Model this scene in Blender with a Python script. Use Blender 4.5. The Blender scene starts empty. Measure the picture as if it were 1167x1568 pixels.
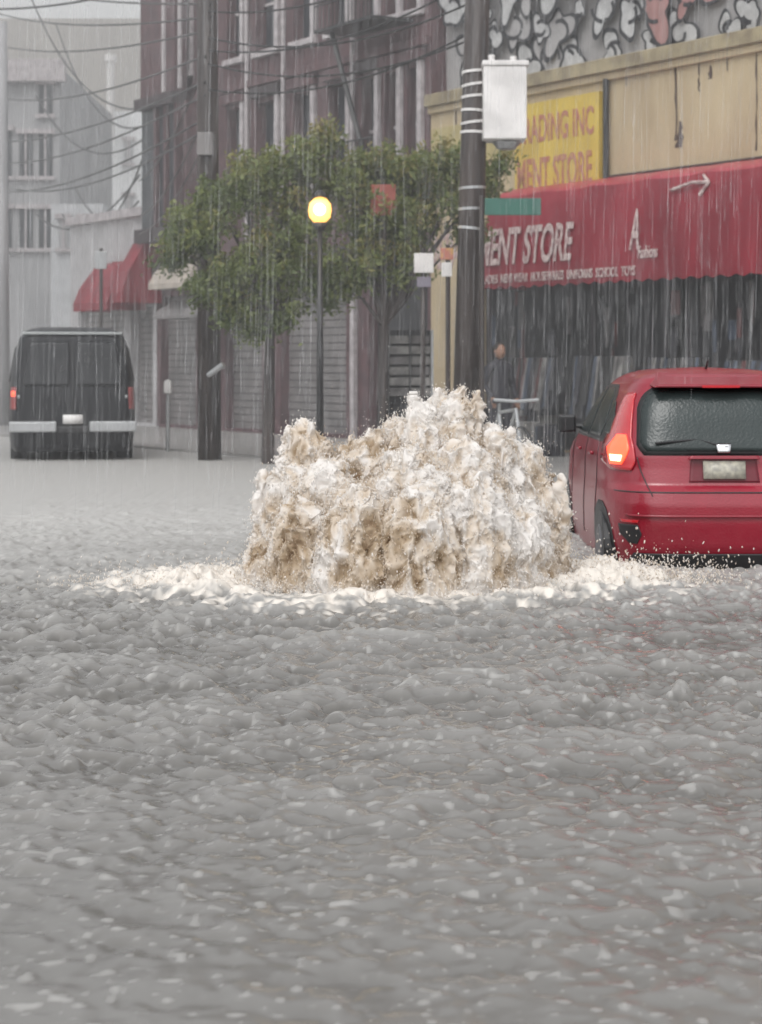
import bpy, math, random
import numpy as np
from mathutils import Vector, Matrix
random.seed(7); rng=np.random.default_rng(7)
S=bpy.context.scene
F=3000.0; CH=1.5; HX=583.5; HY=555.0
# ---------------- helpers
def vnoise(p,seed=0):
    p=np.asarray(p,float); i=np.floor(p).astype(np.int64); f=p-i; f=f*f*(3-2*f)
    def h(a,b,c):
        n=(a*73856093)^(b*19349663)^(c*83492791)^(seed*2654435761)
        n=(n^(n>>13))*1274126177 & 0xffffffff
        n=(n^(n>>16))*2246822519 & 0xffffffff
        return ((n^(n>>13))&0xffff)/65535.0
    x,y,z=i[:,0],i[:,1],i[:,2]; r=0
    for dx in (0,1):
        for dy in (0,1):
            for dz in (0,1):
                w=(f[:,0] if dx else 1-f[:,0])*(f[:,1] if dy else 1-f[:,1])*(f[:,2] if dz else 1-f[:,2])
                r=r+w*h(x+dx,y+dy,z+dz)
    return r*2-1
def fbm(p,o=3,seed=0):
    r=0;a=1.0;t=0
    for k in range(o):
        r=r+a*vnoise(p*(2.03**k)+k*17.3,seed+k); t+=a; a*=.5
    return r/t
def npmesh(name,V,Fc,mats,mi=None,smooth=True,parent=None):
    me=bpy.data.meshes.new(name)
    V=np.asarray(V,np.float32); Fc=np.asarray(Fc,np.int32); k=Fc.shape[1]
    me.vertices.add(len(V)); me.vertices.foreach_set('co',V.ravel())
    me.loops.add(Fc.size); me.loops.foreach_set('vertex_index',Fc.ravel())
    me.polygons.add(len(Fc)); me.polygons.foreach_set('loop_start',np.arange(0,Fc.size,k,dtype=np.int32))
    me.polygons.foreach_set('loop_total',np.full(len(Fc),k,np.int32))
    if mi is not None: me.polygons.foreach_set('material_index',np.asarray(mi,np.int32))
    me.polygons.foreach_set('use_smooth',np.full(len(Fc),smooth))
    for m in (mats if isinstance(mats,list) else [mats]): me.materials.append(m)
    me.update(calc_edges=True)
    ob=bpy.data.objects.new(name,me); S.collection.objects.link(ob)
    if parent: ob.parent=parent
    return ob
def empty(name):
    e=bpy.data.objects.new(name,None); S.collection.objects.link(e); return e
def mat(name,c,rough=.6,c2=None,scale=3,metal=0,bump=0,bscale=None,emit=None,estr=0,stretch=None,spec=.5,lo=.35,hi=.65,coat=0,alpha=None):
    m=bpy.data.materials.new(name); m.use_nodes=True; nt=m.node_tree; b=nt.nodes['Principled BSDF']
    b.inputs['Roughness'].default_value=rough; b.inputs['Metallic'].default_value=metal
    b.inputs['Specular IOR Level'].default_value=spec; b.inputs['Coat Weight'].default_value=coat
    if c2 is None: c2=tuple(x*.8 for x in c)
    tc=nt.nodes.new('ShaderNodeTexCoord'); mp=nt.nodes.new('ShaderNodeMapping'); nt.links.new(tc.outputs['Object'],mp.inputs[0])
    if stretch: mp.inputs['Scale'].default_value=stretch
    n=nt.nodes.new('ShaderNodeTexNoise'); n.inputs['Scale'].default_value=scale; n.inputs['Detail'].default_value=6
    nt.links.new(mp.outputs[0],n.inputs['Vector'])
    r=nt.nodes.new('ShaderNodeValToRGB'); r.color_ramp.elements[0].position=lo; r.color_ramp.elements[1].position=hi
    r.color_ramp.elements[0].color=(*c2,1); r.color_ramp.elements[1].color=(*c,1)
    nt.links.new(n.outputs[0],r.inputs[0]); nt.links.new(r.outputs[0],b.inputs['Base Color'])
    if bump:
        n2=nt.nodes.new('ShaderNodeTexNoise'); n2.inputs['Scale'].default_value=bscale or scale*4; nt.links.new(mp.outputs[0],n2.inputs['Vector'])
        bm=nt.nodes.new('ShaderNodeBump'); bm.inputs['Strength'].default_value=bump; bm.inputs['Distance'].default_value=.02
        nt.links.new(n2.outputs[0],bm.inputs['Height']); nt.links.new(bm.outputs[0],b.inputs['Normal'])
    if emit: b.inputs['Emission Color'].default_value=(*emit,1); b.inputs['Emission Strength'].default_value=estr
    if alpha is not None: b.inputs['Alpha'].default_value=alpha
    return m
class MB:
    def __init__(s): s.v=[];s.f=[];s.m=[];s.mats=[]
    def mi(s,m):
        if m not in s.mats: s.mats.append(m)
        return s.mats.index(m)
    def hexa(s,p,m):
        b=len(s.v); s.v+=[tuple(q) for q in p]; k=s.mi(m)
        for f in ((0,3,2,1),(4,5,6,7),(0,1,5,4),(1,2,6,5),(2,3,7,6),(3,0,4,7)): s.f.append([b+i for i in f]); s.m.append(k)
    def poly(s,p,m):
        b=len(s.v); s.v+=[tuple(q) for q in p]; s.f.append(list(range(b,b+len(p)))); s.m.append(s.mi(m))
    def box(s,x0,x1,y0,y1,z0,z1,m):
        s.hexa([(x0,y0,z0),(x1,y0,z0),(x1,y1,z0),(x0,y1,z0),(x0,y0,z1),(x1,y0,z1),(x1,y1,z1),(x0,y1,z1)],m)
    def cyl(s,p0,p1,r0,r1,m,n=12):
        p0=Vector(p0);p1=Vector(p1);d=(p1-p0).normalized(); a=d.orthogonal().normalized(); c=d.cross(a); b=len(s.v);k=s.mi(m)
        for p,r in ((p0,r0),(p1,r1)):
            for i in range(n):
                t=2*math.pi*i/n; s.v.append(tuple(p+(a*math.cos(t)+c*math.sin(t))*r))
        for i in range(n):
            j=(i+1)%n; s.f.append([b+i,b+j,b+n+j,b+n+i]); s.m.append(k)
        s.f.append([b+i for i in range(n)][::-1]); s.m.append(k); s.f.append([b+n+i for i in range(n)]); s.m.append(k)
    def tube(s,pts,r,m,n=6):
        for a,b in zip(pts[:-1],pts[1:]): s.cyl(a,b,r if not callable(r) else r(a),r if not callable(r) else r(b),m,n)
    def obj(s,name,parent=None,smooth=False,bevel=0):
        me=bpy.data.meshes.new(name); me.from_pydata(s.v,[],s.f); 
        for m in s.mats: me.materials.append(m)
        me.polygons.foreach_set('material_index',s.m); me.update()
        if smooth: me.polygons.foreach_set('use_smooth',[True]*len(me.polygons))
        ob=bpy.data.objects.new(name,me); S.collection.objects.link(ob)
        if parent: ob.parent=parent
        if bevel:
            b=ob.modifiers.new('b','BEVEL'); b.width=bevel; b.segments=2; b.limit_method='ANGLE'
        return ob
# street frame (line of shop fronts on the far side of the junction)
U=np.array([-.539,.842]); N2=np.array([-.842,-.539]); O=np.array([5.94,27.54])
def W(s,h,o=0): 
    p=O+U*s+N2*o; return (p[0],p[1],h)
def sat(px,o=0):
    k=(px-HX)/F; q=O+N2*o; return (k*q[1]-q[0])/(U[0]-k*U[1])
def hat(px,py,o=0):
    s=sat(px,o); y=(O+U*s+N2*o)[1]; return CH+(HY-py)*y/F
def wbox(mb,s0,s1,h0,h1,o0,o1,m):
    mb.hexa([W(s0,h0,o1),W(s1,h0,o1),W(s1,h0,o0),W(s0,h0,o0),W(s0,h1,o1),W(s1,h1,o1),W(s1,h1,o0),W(s0,h1,o0)],m)
def wall(mb,s0,s1,h0,h1,ops,m,th=.3,o=0):
    ss=sorted({s0,s1,*[x for q in ops for x in q[:2]]}); hs=sorted({h0,h1,*[x for q in ops for x in q[2:4]]})
    for h_a,h_b in zip(hs[:-1],hs[1:]):
        run=None
        for a,b in zip(ss[:-1],ss[1:]):
            c=((a+b)/2,(h_a+h_b)/2); inside=any(q[0]<c[0]<q[1] and q[2]<c[1]<q[3] for q in ops)
            if inside:
                if run is not None: wbox(mb,run,a,h_a,h_b,o-th,o,m); run=None
            elif run is None: run=a
        if run is not None: wbox(mb,run,s1,h_a,h_b,o-th,o,m)
# ---------------- materials
M_brick=mat('brick',(.135,.075,.082),.85,(.085,.05,.056),4,bump=.4,bscale=40)
M_trim=mat('pale_trim',(.55,.51,.52),.7,(.36,.33,.34),6)
M_dark=mat('dark_interior',(.03,.03,.035),.6)
M_glass=mat('window_glass',(.04,.045,.055),.15,spec=.35)
M_shopg=mat('dim_shop_interior',(.035,.035,.04),.5,(.015,.015,.017),1.5,spec=.2)
M_cream=mat('cream_stucco',(.56,.46,.30),.8,(.42,.33,.21),1.2,stretch=(1,1,.35),bump=.2)
M_stain=mat('dark_stain',(.09,.06,.05),.9)
M_ledge=mat('ledge_ochre',(.38,.32,.20),.8,(.22,.18,.12),3)
M_yel=mat('yellow_sign_paint',(.64,.47,.08),.5,(.52,.37,.07),2)
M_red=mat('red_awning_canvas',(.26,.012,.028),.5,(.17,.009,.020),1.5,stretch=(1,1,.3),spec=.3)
M_redtop=mat('red_canvas_sheen',(.42,.06,.09),.3,(.33,.035,.06),2)  # lighter red paints the light reflected off the awning top
M_white=mat('white_paint',(.75,.73,.72),.5)
M_awtx=mat('faded_lettering',(.58,.48,.46),.6,(.34,.2,.2),9,lo=.4,hi=.55)
M_redlet=mat('dull_red_letter',(.42,.16,.12),.6,(.5,.3,.1),9,lo=.38,hi=.5)
M_blulet=mat('dull_blue_letter',(.22,.2,.25),.6)
M_gwall=mat('graffiti_wall_paint',(.40,.39,.39),.8,(.27,.26,.26),1.3)
M_gblk=mat('black_spray',(.03,.03,.035),.7)
M_gwht=mat('white_spray',(.5,.5,.5),.7,(.36,.36,.36),5)
M_gred=mat('faded_red_spray',(.38,.2,.19),.7,(.30,.16,.15),5)
M_shut=mat('roller_shutter',(.27,.25,.25),.5,(.18,.17,.17),2,metal=.2)
M_grey=mat('grey_render',(.42,.42,.43),.8,(.32,.32,.33),.6)
M_pale=mat('pale_render',(.82,.83,.85),.8,(.7,.71,.72),.5)
M_beige=mat('beige_brick',(.44,.41,.37),.85,(.37,.34,.31),.3)
M_pole=mat('wet_wood_pole',(.055,.042,.038),.5,(.025,.02,.02),6,stretch=(1,1,.15),bump=.5)
M_steel=mat('galvanised',(.45,.46,.47),.4,metal=.5)
M_blk=mat('black_plastic',(.02,.02,.022),.4)
M_walk=mat('wet_concrete',(.42,.41,.40),.3,(.3,.295,.285),2)
M_asph=mat('asphalt',(.05,.05,.05),.8)
M_green=mat('green_sign',(.03,.13,.10),.5)
# ---------------- ground, pavement
g=MB(); g.poly([(-600,-50,-.16),(600,-50,-.16),(600,1200,-.16),(-600,1200,-.16)],M_asph); g.obj('ground')
g=MB(); cw=4.9
def cs(s0,s1,o0,o1,z0,z1,m): wbox(g,s0,s1,z0,z1,o0,o1,m)
cs(-14,70,-12,cw-.16,-.15,.03,M_walk); cs(-14,70,cw-.157,cw,-.15,.034,mat('kerb_stone',(.36,.35,.34),.4))
g.obj('pavement')
# ---------------- water
C=np.array([0.0,13.3])
def axis(dense0,dense1,st,lo,hi):
    a=list(np.arange(dense0,dense1,st)); x=dense1; d=st
    while x<hi: a.append(x); d*=1.12; x+=d
    a.append(hi); x=dense0; d=st; b=[]
    while True:
        d*=1.12; x-=d
        if x<lo: break
        b.append(x)
    return np.array([lo]+b[::-1]+a)
xs=axis(-3.5,3.5,.0095,-400,400)
ys=[-20,-5,0,2,3,3.6]; y=3.9
while y<900: ys.append(y); y+= .009+.0014*max(0,y-4) if y<19 else (y-18.3)*.05
ys=np.array(ys); X,Y=np.meshgrid(xs,ys); x=X.ravel(); y=Y.ravel()
def v2(fx,fy,seed,ox=0): return vnoise(np.stack([x*fx+ox,y*fy,x*0+.37],1),seed)
wx=x+.03*v2(7,7,41); wy=y+.03*v2(7,7,42)
def w2(f,seed,rot):
    c,s=math.cos(rot),math.sin(rot); return vnoise(np.stack([(wx*c-wy*s)*f,(wx*s+wy*c)*f*.8,x*0+.4],1),seed)
near=np.clip((y-4.2)/4.2,0,1)
chop=.008*w2(6,11,.3)+.020*w2(10,12,.15)+.023*w2(15,13,-.2)+.015*w2(24,14,.1)
z=np.zeros_like(x)
for k in range(16):
    L=rng.uniform(.2,.5) if k<9 else rng.uniform(.7,1.8)
    th=rng.normal(math.pi/2,.6); kk=2*math.pi/L
    z+=.005*L*np.sin(kk*(wx*math.cos(th)+wy*math.sin(th))+rng.uniform(0,6.3))
z=z*(.35+.65*near)+chop*(.20+1.0*near)
rp=v2(30,22,9,5); rq=v2(44,34,19,2)
pk=np.clip(rp-.42,0,1)*1.2+np.clip(rq-.5,0,1)*.9
z+=.008*pk
fade=np.clip((24-y)/11,0,1)*np.clip((3.9-np.abs(x))/.4,0,1)
z*=(.9+.35*v2(.6,.8,5))*fade
r=np.hypot((x-C[0]-.08)/1.2,(y-C[1])/.95)
ring=np.exp(-((r-1.12)/.35)**2)
ch=fbm(np.stack([x*4.5,y*6,x*0],1),3,21); cf=fbm(np.stack([x*16,y*16,x*0],1),3,25)
z+=ring*(.02+.06*ch+.06*(.5-np.abs(cf)))
z+=.014*np.exp(-((y-11.3)/.8)**2)*np.sin(y*14+5*fbm(np.stack([x*1.4,y,x*0],1),2,6))*np.exp(-(x/2.8)**4)
splash_r=np.exp(-(((x-1.60)/.66)**2+((y-13.35)/.45)**2)); splash_l=np.exp(-(((x+1.35)/.62)**2+((y-13.1)/.42)**2))
z+=(splash_r+.7*splash_l)*(.04+.08*ch+.06*(.5-np.abs(cf)))
foam_tone=np.clip(1.2*np.exp(-((r-1.0)/.24)**2)+1.25*splash_r+.85*splash_l+.6*np.exp(-((r-1.35)/.4)**2)+ch*1.1+cf*2.0-.6,0,1)*np.clip((2.2-r)/.5,0,1)
nx,ny=len(xs),len(ys); idx=np.arange(nx*ny).reshape(ny,nx)
Fq=np.stack([idx[:-1,:-1],idx[:-1,1:],idx[1:,1:],idx[1:,:-1]],-1).reshape(-1,4)
wm=bpy.data.materials.new('flood_water'); wm.use_nodes=True; nt=wm.node_tree; b=nt.nodes['Principled BSDF']
b.inputs['IOR'].default_value=1.33
at=nt.nodes.new('ShaderNodeAttribute'); at.attribute_name='foam_tone'
ac=nt.nodes.new('ShaderNodeAttribute'); ac.attribute_name='churn_sheen'
tc=nt.nodes.new('ShaderNodeTexCoord')
nz=nt.nodes.new('ShaderNodeTexNoise'); nz.inputs['Scale'].default_value=.6; nz.inputs['Detail'].default_value=4; nt.links.new(tc.outputs['Object'],nz.inputs[0])
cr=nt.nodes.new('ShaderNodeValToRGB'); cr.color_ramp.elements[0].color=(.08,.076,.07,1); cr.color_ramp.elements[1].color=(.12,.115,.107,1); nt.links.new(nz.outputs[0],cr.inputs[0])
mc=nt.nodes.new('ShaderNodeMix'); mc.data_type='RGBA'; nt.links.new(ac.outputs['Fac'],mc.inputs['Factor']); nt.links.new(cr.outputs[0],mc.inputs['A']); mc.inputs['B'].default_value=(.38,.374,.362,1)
mx=nt.nodes.new('ShaderNodeMix'); mx.data_type='RGBA'; nt.links.new(at.outputs['Fac'],mx.inputs['Factor']); nt.links.new(mc.outputs['Result'],mx.inputs['A']); mx.inputs['B'].default_value=(.60,.56,.51,1)
nt.links.new(mx.outputs['Result'],b.inputs['Base Color'])
mm=nt.nodes.new('ShaderNodeMath'); mm.operation='MAXIMUM'; nt.links.new(at.outputs['Fac'],mm.inputs[0]); nt.links.new(ac.outputs['Fac'],mm.inputs[1])
rm=nt.nodes.new('ShaderNodeMapRange'); nt.links.new(mm.outputs[0],rm.inputs[0]); rm.inputs[3].default_value=.10; rm.inputs[4].default_value=.6; nt.links.new(rm.outputs[0],b.inputs['Roughness'])
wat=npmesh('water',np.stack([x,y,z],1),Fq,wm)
a=wat.data.attributes.new('foam_tone','FLOAT','POINT'); a.data.foreach_set('value',foam_tone.astype(np.float32))
churn_sheen=np.clip(np.clip((y-11.5)/8,0,1)*.85+np.clip(pk*1.2,0,.42)+.20+np.clip(z*7,-.14,.3)*fade,0,1)  # rain churn; far water painted paler for sky reflection; crests lighter, troughs darker
a=wat.data.attributes.new('churn_sheen','FLOAT','POINT'); a.data.foreach_set('value',churn_sheen.astype(np.float32))
# ---------------- gushing fountain from the manhole
def ico(n=1):
    import bmesh
    bm_=bmesh.new(); bmesh.ops.create_icosphere(bm_,subdivisions=n,radius=1); v=np.array([q.co[:] for q in bm_.verts]); f=np.array([[w.index for w in q.verts] for q in bm_.faces]); bm_.free(); return v,f
IV,IF=ico(1); IV2,IF2=ico(2)
def blobs(cen,rad,V0=IV,F0=IF,sz=None,jit=.25,axis_=None):
    n=len(cen); V=V0[None]*rad[:,None,None]
    if sz is not None: V=V*sz[:,None,:]
    V=V*(1+jit*rng.uniform(-1,1,(n,len(V0),1)))
    if axis_ is not None: V[:,:,:2]+=V[:,:,2:3]*axis_[:,None,:]
    V=V+cen[:,None,:]
    return V.reshape(-1,3),(F0[None]+np.arange(n)[:,None,None]*len(V0)).reshape(-1,3)
pl=[(.52,0,1.47,.19),(.40,.1,1.43,.27),(.27,0,1.36,.29),(-.50,0,1.22,.20),(-.40,.1,1.12,.24),(-.1,0,1.14,.36),(.12,.1,1.26,.3),(.78,0,1.20,.25),(.98,.05,1.10,.20),(1.07,0,.88,.17),(-.66,0,.92,.18),
    (1.08,-.05,.42,.17),(-.76,-.05,.50,.17),(-.82,0,.25,.13),(.95,-.3,.5,.22),(-.5,-.42,.72,.24),(-.15,-.55,.8,.3),(.25,-.6,.85,.3),(.6,-.5,.9,.28),(.85,-.35,.75,.24),(.2,-.35,1.08,.35),(.55,-.3,1.12,.3),(-.35,-.25,.95,.3),
    (0,.5,.8,.4),(.5,.5,.9,.4),(-.45,.4,.7,.3),(.8,.4,.6,.3)]
for k in range(30):
    px,py,h,r0=pl[rng.integers(0,11)]; pl.append((px+rng.uniform(-.9,.9)*r0,py+rng.uniform(-.7,.7)*r0,h*rng.uniform(.92,1.02),rng.uniform(.04,.08)))
VV=[];FF=[];off=0
def add(V,Fx):
    global off
    VV.append(V);FF.append(Fx+off);off+=len(V)
cen=[];rad=[]
for k,(px,py,h,r0) in enumerate(pl):
    nz_=30;na=30; zz=np.linspace(0,1,nz_)
    prof=r0*(np.clip(1-zz**3.0,0,1)**.6*(1+.12*(1-zz))); prof[-1]=.002
    th=np.linspace(0,2*math.pi,na,endpoint=False)
    V=np.stack([px+prof[:,None]*np.cos(th),py+prof[:,None]*np.sin(th),np.repeat((zz*h*.97-.1)[:,None],na,1)],-1).reshape(-1,3)
    Q=[]
    for i in range(nz_-1):
        for j in range(na):
            a0=i*na+j;b0=i*na+(j+1)%na; Q+= [[a0,b0,b0+na],[a0,b0+na,a0+na]]
    c0=len(V); V=np.vstack([V,[[px,py,-.1],[px,py,h*.97-.1]]])
    for j in range(na): Q+=[[c0,(j+1)%na,j],[c0+1,(nz_-1)*na+j,(nz_-1)*na+(j+1)%na]]
    add(V,np.array(Q))
def scat(nb,cx,sx,cy,sy,zs,r0_,r1_):
    cen.append(np.stack([rng.normal(cx,sx,nb),rng.normal(cy,sy,nb),rng.exponential(zs,nb)+.01],1)); rad.append(rng.uniform(r0_,r1_,nb))
nb=5200; th=rng.uniform(0,6.283,nb); q=rng.normal(1.08,.14,nb)
cen.append(np.stack([.1+q*1.02*np.cos(th),q*.82*np.sin(th),rng.exponential(.055,nb)],1)); rad.append(rng.uniform(.0015,.006,nb))
scat(4200,1.55,.42,.08,.2,.055,.0015,.006); scat(2400,-1.3,.36,-.15,.2,.03,.0015,.005)
V=np.vstack(VV);Fx=np.vstack(FF)
fm=bpy.data.materials.new('muddy_foam'); fm.use_nodes=True; nt=fm.node_tree; b=nt.nodes['Principled BSDF']
at=nt.nodes.new('ShaderNodeAttribute'); at.attribute_name='foam_tone'
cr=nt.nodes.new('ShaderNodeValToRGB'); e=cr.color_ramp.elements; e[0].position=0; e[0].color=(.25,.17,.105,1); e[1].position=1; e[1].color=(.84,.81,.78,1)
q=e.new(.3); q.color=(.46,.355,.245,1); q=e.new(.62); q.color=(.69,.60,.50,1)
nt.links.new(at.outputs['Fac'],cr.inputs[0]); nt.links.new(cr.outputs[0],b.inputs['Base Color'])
b.inputs['Roughness'].default_value=.45; b.inputs['IOR'].default_value=1.33
tr_=nt.nodes.new('ShaderNodeBsdfTranslucent'); nt.links.new(cr.outputs[0],tr_.inputs[0]); ms=nt.nodes.new('ShaderNodeMixShader'); ms.inputs[0].default_value=.35
nt.links.new(b.outputs[0],ms.inputs[1]); nt.links.new(tr_.outputs[0],ms.inputs[2]); nt.links.new(ms.outputs[0],nt.nodes['Material Output'].inputs[0])
tmp=npmesh('tmp',V,Fx,fm); md=tmp.modifiers.new('r','REMESH'); md.mode='VOXEL'; md.voxel_size=.0072
sm_=tmp.modifiers.new('s','SMOOTH'); sm_.iterations=6
dg=bpy.context.evaluated_depsgraph_get(); me=bpy.data.meshes.new_from_object(tmp.evaluated_get(dg)); bpy.data.objects.remove(tmp)
n=len(me.vertices); co=np.empty(n*3,np.float32); me.vertices.foreach_get('co',co); co=co.reshape(-1,3).astype(float)
no=np.empty(n*3,np.float32); me.vertices.foreach_get('normal',no); no=no.reshape(-1,3)
def vec(f,s,zs=.5): 
    q=co*np.array([f,f,f*zs]); return np.stack([vnoise(q,s),vnoise(q,s+1),vnoise(q,s+2)],1)
wco=co+.04*vec(9,51)
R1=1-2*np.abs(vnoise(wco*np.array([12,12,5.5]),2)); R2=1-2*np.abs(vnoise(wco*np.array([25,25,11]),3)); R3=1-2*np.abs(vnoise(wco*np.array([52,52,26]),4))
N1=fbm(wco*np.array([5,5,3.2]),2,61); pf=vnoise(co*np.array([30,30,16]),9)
disp=.048*N1+.024*R1+.020*R2*(.6+.4*R1)+.009*R3-.008+.028*np.clip(pf-.35,0,1)
low=np.clip(co[:,2]/.15,.3,1)
cn=co+no*(disp*low)[:,None]+(.026*vec(12,71)+.021*vec(26,81)+.007*vec(54,91))*low[:,None]*np.array([1,1,1.25])
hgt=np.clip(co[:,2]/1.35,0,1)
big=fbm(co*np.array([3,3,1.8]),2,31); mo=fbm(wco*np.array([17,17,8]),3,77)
fo=.38+.34*hgt+.12*R1+.15*R2+.10*R3+.55*mo+.40*big+.15*np.clip(no[:,2],-1,1)+.3*N1  # whiter on crests, upward faces and higher up; browner in hollows
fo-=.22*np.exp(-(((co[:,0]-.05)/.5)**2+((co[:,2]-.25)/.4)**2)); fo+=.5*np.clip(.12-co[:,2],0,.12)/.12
me.vertices.foreach_set('co',cn.astype(np.float32).ravel()); me.materials.clear(); me.materials.append(fm)
me.polygons.foreach_set('use_smooth',np.ones(len(me.polygons),bool))
a=me.attributes.new('foam_tone','FLOAT','POINT'); a.data.foreach_set('value',np.clip(fo,0,1).astype(np.float32)); me.update()
ft=empty('water_fountain'); ft.location=(C[0],C[1],0)
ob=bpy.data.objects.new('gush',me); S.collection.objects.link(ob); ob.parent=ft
nb=46000; i=rng.integers(0,n,nb); d_=rng.exponential(.013,nb)+ (rng.random(nb)<.16)*rng.exponential(.04,nb)
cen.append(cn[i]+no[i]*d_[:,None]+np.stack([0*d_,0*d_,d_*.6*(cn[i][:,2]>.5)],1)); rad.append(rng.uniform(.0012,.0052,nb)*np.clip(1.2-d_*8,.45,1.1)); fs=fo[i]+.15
cen=np.vstack(cen);rad=np.concatenate(rad); N_=len(cen)
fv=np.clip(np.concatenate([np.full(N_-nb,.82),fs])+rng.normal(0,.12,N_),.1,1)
V,Fx=blobs(cen,rad,sz=np.stack([np.ones(N_),np.ones(N_),rng.uniform(1,2.6,N_)],1),axis_=rng.normal(0,.3,(N_,2)),jit=.2)
ob=npmesh('spray',V,Fx,fm,parent=ft); a=ob.data.attributes.new('foam_tone','FLOAT','POINT'); a.data.foreach_set('value',np.repeat(fv,len(IV)).astype(np.float32))
# ---------------- car body helper
class Car:
    def __init__(s,name,T,n,loc,yaw=0,sm=1):
        s.T=np.array(T,float); s.n=n; s.root=empty(name); s.root.location=loc; s.root.rotation_euler=(0,0,yaw)
    def p(s,z):
        T=s.T; return [float(np.interp(z,T[:,0],T[:,k])) for k in (1,2,3)]
    def back(s,x,z):
        a,b_,w=s.p(z); L=(b_-a)/2; t=min(abs(x)/w,.9999); return (a+b_)/2-L*(1-t**s.n)**(1/s.n)
    def front(s,x,z):
        a,b_,w=s.p(z); L=(b_-a)/2; t=min(abs(x)/w,.9999); return (a+b_)/2+L*(1-t**s.n)**(1/s.n)
    def side(s,y,z):
        a,b_,w=s.p(z); L=(b_-a)/2; t=min(abs(y-(a+b_)/2)/L,.9999); return w*(1-t**s.n)**(1/s.n)
    def body(s,m,name='body'):
        zz=np.concatenate([np.linspace(a,b,6,endpoint=False) for a,b in zip(s.T[:-1,0],s.T[1:,0])]+[[s.T[-1,0]]]); N=160; V=[]
        for z in zz:
            a,b_,w=s.p(z); L=(b_-a)/2; c=(a+b_)/2
            t=np.linspace(0,2*math.pi,N,endpoint=False); ct,st=np.cos(t),np.sin(t)
            V.append(np.stack([w*np.sign(ct)*np.abs(ct)**(2/s.n),c+L*np.sign(st)*np.abs(st)**(2/s.n),np.full(N,z)],1))
        a,b_,w=s.p(zz[-1]); top=V[-1].copy(); cc=top.mean(0)
        for f_ in (.66,.33,.02): V.append((top-cc)*np.array([f_,f_,1])+cc+np.array([0,0,.018*(1-f_)]))
        nl=len(V); V=np.vstack(V); Q=[]
        for i in range(nl-1):
            for j in range(N): Q.append([i*N+j,i*N+(j+1)%N,(i+1)*N+(j+1)%N,(i+1)*N+j])
        return npmesh(name,V,Q,m,parent=s.root)
    def patch(s,name,rows,m,where='back',off=.006,nu=24,nv=14,th=.0):
        rows=np.array(rows,float); zz=np.linspace(rows[0,0],rows[-1,0],nv); V=[]
        for z in zz:
            a=np.interp(z,rows[:,0],rows[:,1]); b_=np.interp(z,rows[:,0],rows[:,2])
            for u in np.linspace(a,b_,nu):
                if where=='back': V.append((u,s.back(u,z)-off,z))
                elif where=='front': V.append((u,s.front(u,z)+off,z))
                elif where=='left': V.append((-s.side(u,z)-off,u,z))
                else: V.append((s.side(u,z)+off,u,z))
        Q=[[i*nu+j,i*nu+j+1,(i+1)*nu+j+1,(i+1)*nu+j] for i in range(nv-1) for j in range(nu-1)]
        ob=npmesh(name,V,Q,m,parent=s.root)
        sd=ob.modifiers.new('s','SOLIDIFY'); sd.thickness=max(off*.9,.004); sd.offset=0
        return ob
    def wheel(s,x,y,z,r,w,name,hub):
        mb=MB(); mb.cyl((x-w/2,y,z),(x+w/2,y,z),r,r,M_blk,28); 
        for e_ in (-1,1): mb.cyl((x+e_*w/2*.98,y,z),(x+e_*(w/2+.012),y,z),r*.64,r*.55,hub,20)
        mb.obj(name,s.root,bevel=.012)
M_carred=mat('red_car_paint',(.25,.004,.020),.30,(.20,.0035,.016),2,coat=.4,bump=.12,bscale=60)
M_tail=mat('tail_lens_red',(.5,.01,.02),.12,coat=1)
M_lit=mat('lit_brake_lamp',(.9,.1,.05),.2,emit=(1,.09,.035),estr=2.0)
M_lith=mat('lit_bulb',(1,.6,.4),.2,emit=(1,.5,.25),estr=6)
M_cglass=mat('car_glass',(.03,.04,.04),.18,spec=.35,bump=.15,bscale=50)
M_chrome=mat('chrome',(.75,.75,.77),.15,metal=1)
M_hub=mat('wheel_hub',(.15,.15,.16),.4,metal=.6)
M_plate=mat('plate',(.42,.40,.33),.4,(.26,.25,.22),30)
car=Car('red_hatchback_car',[(-.14,.15,3.85,.76),(.0,.06,3.93,.82),(.15,.0,3.97,.845),(.32,-.02,4.0,.855),(.46,-.015,3.98,.855),(.55,.01,3.95,.85),(.60,.07,3.92,.847),(.72,.10,3.85,.845),(.80,.11,3.6,.838),(.88,.13,3.3,.82),(.95,.16,3.1,.795),(1.1,.22,2.8,.742),(1.2,.27,2.55,.70),(1.28,.33,2.35,.66),(1.34,.38,2.2,.617),(1.38,.43,2.08,.575),(1.41,.51,1.96,.52),(1.435,.64,1.8,.44),(1.447,.8,1.65,.36)],5.5,(2.52,14.3,0))
car.body(M_carred)
P=car.patch
P('rear_window',[(.845,-.56,.56),(.9,-.605,.605),(1.15,-.58,.58),(1.24,-.54,.54),(1.29,-.48,.48)],M_cglass,off=.008)
P('rear_window_frame',[(.815,-.58,.58),(.88,-.63,.63),(1.17,-.605,.605),(1.26,-.56,.56),(1.31,-.49,.49)],M_blk,off=.003)
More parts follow.
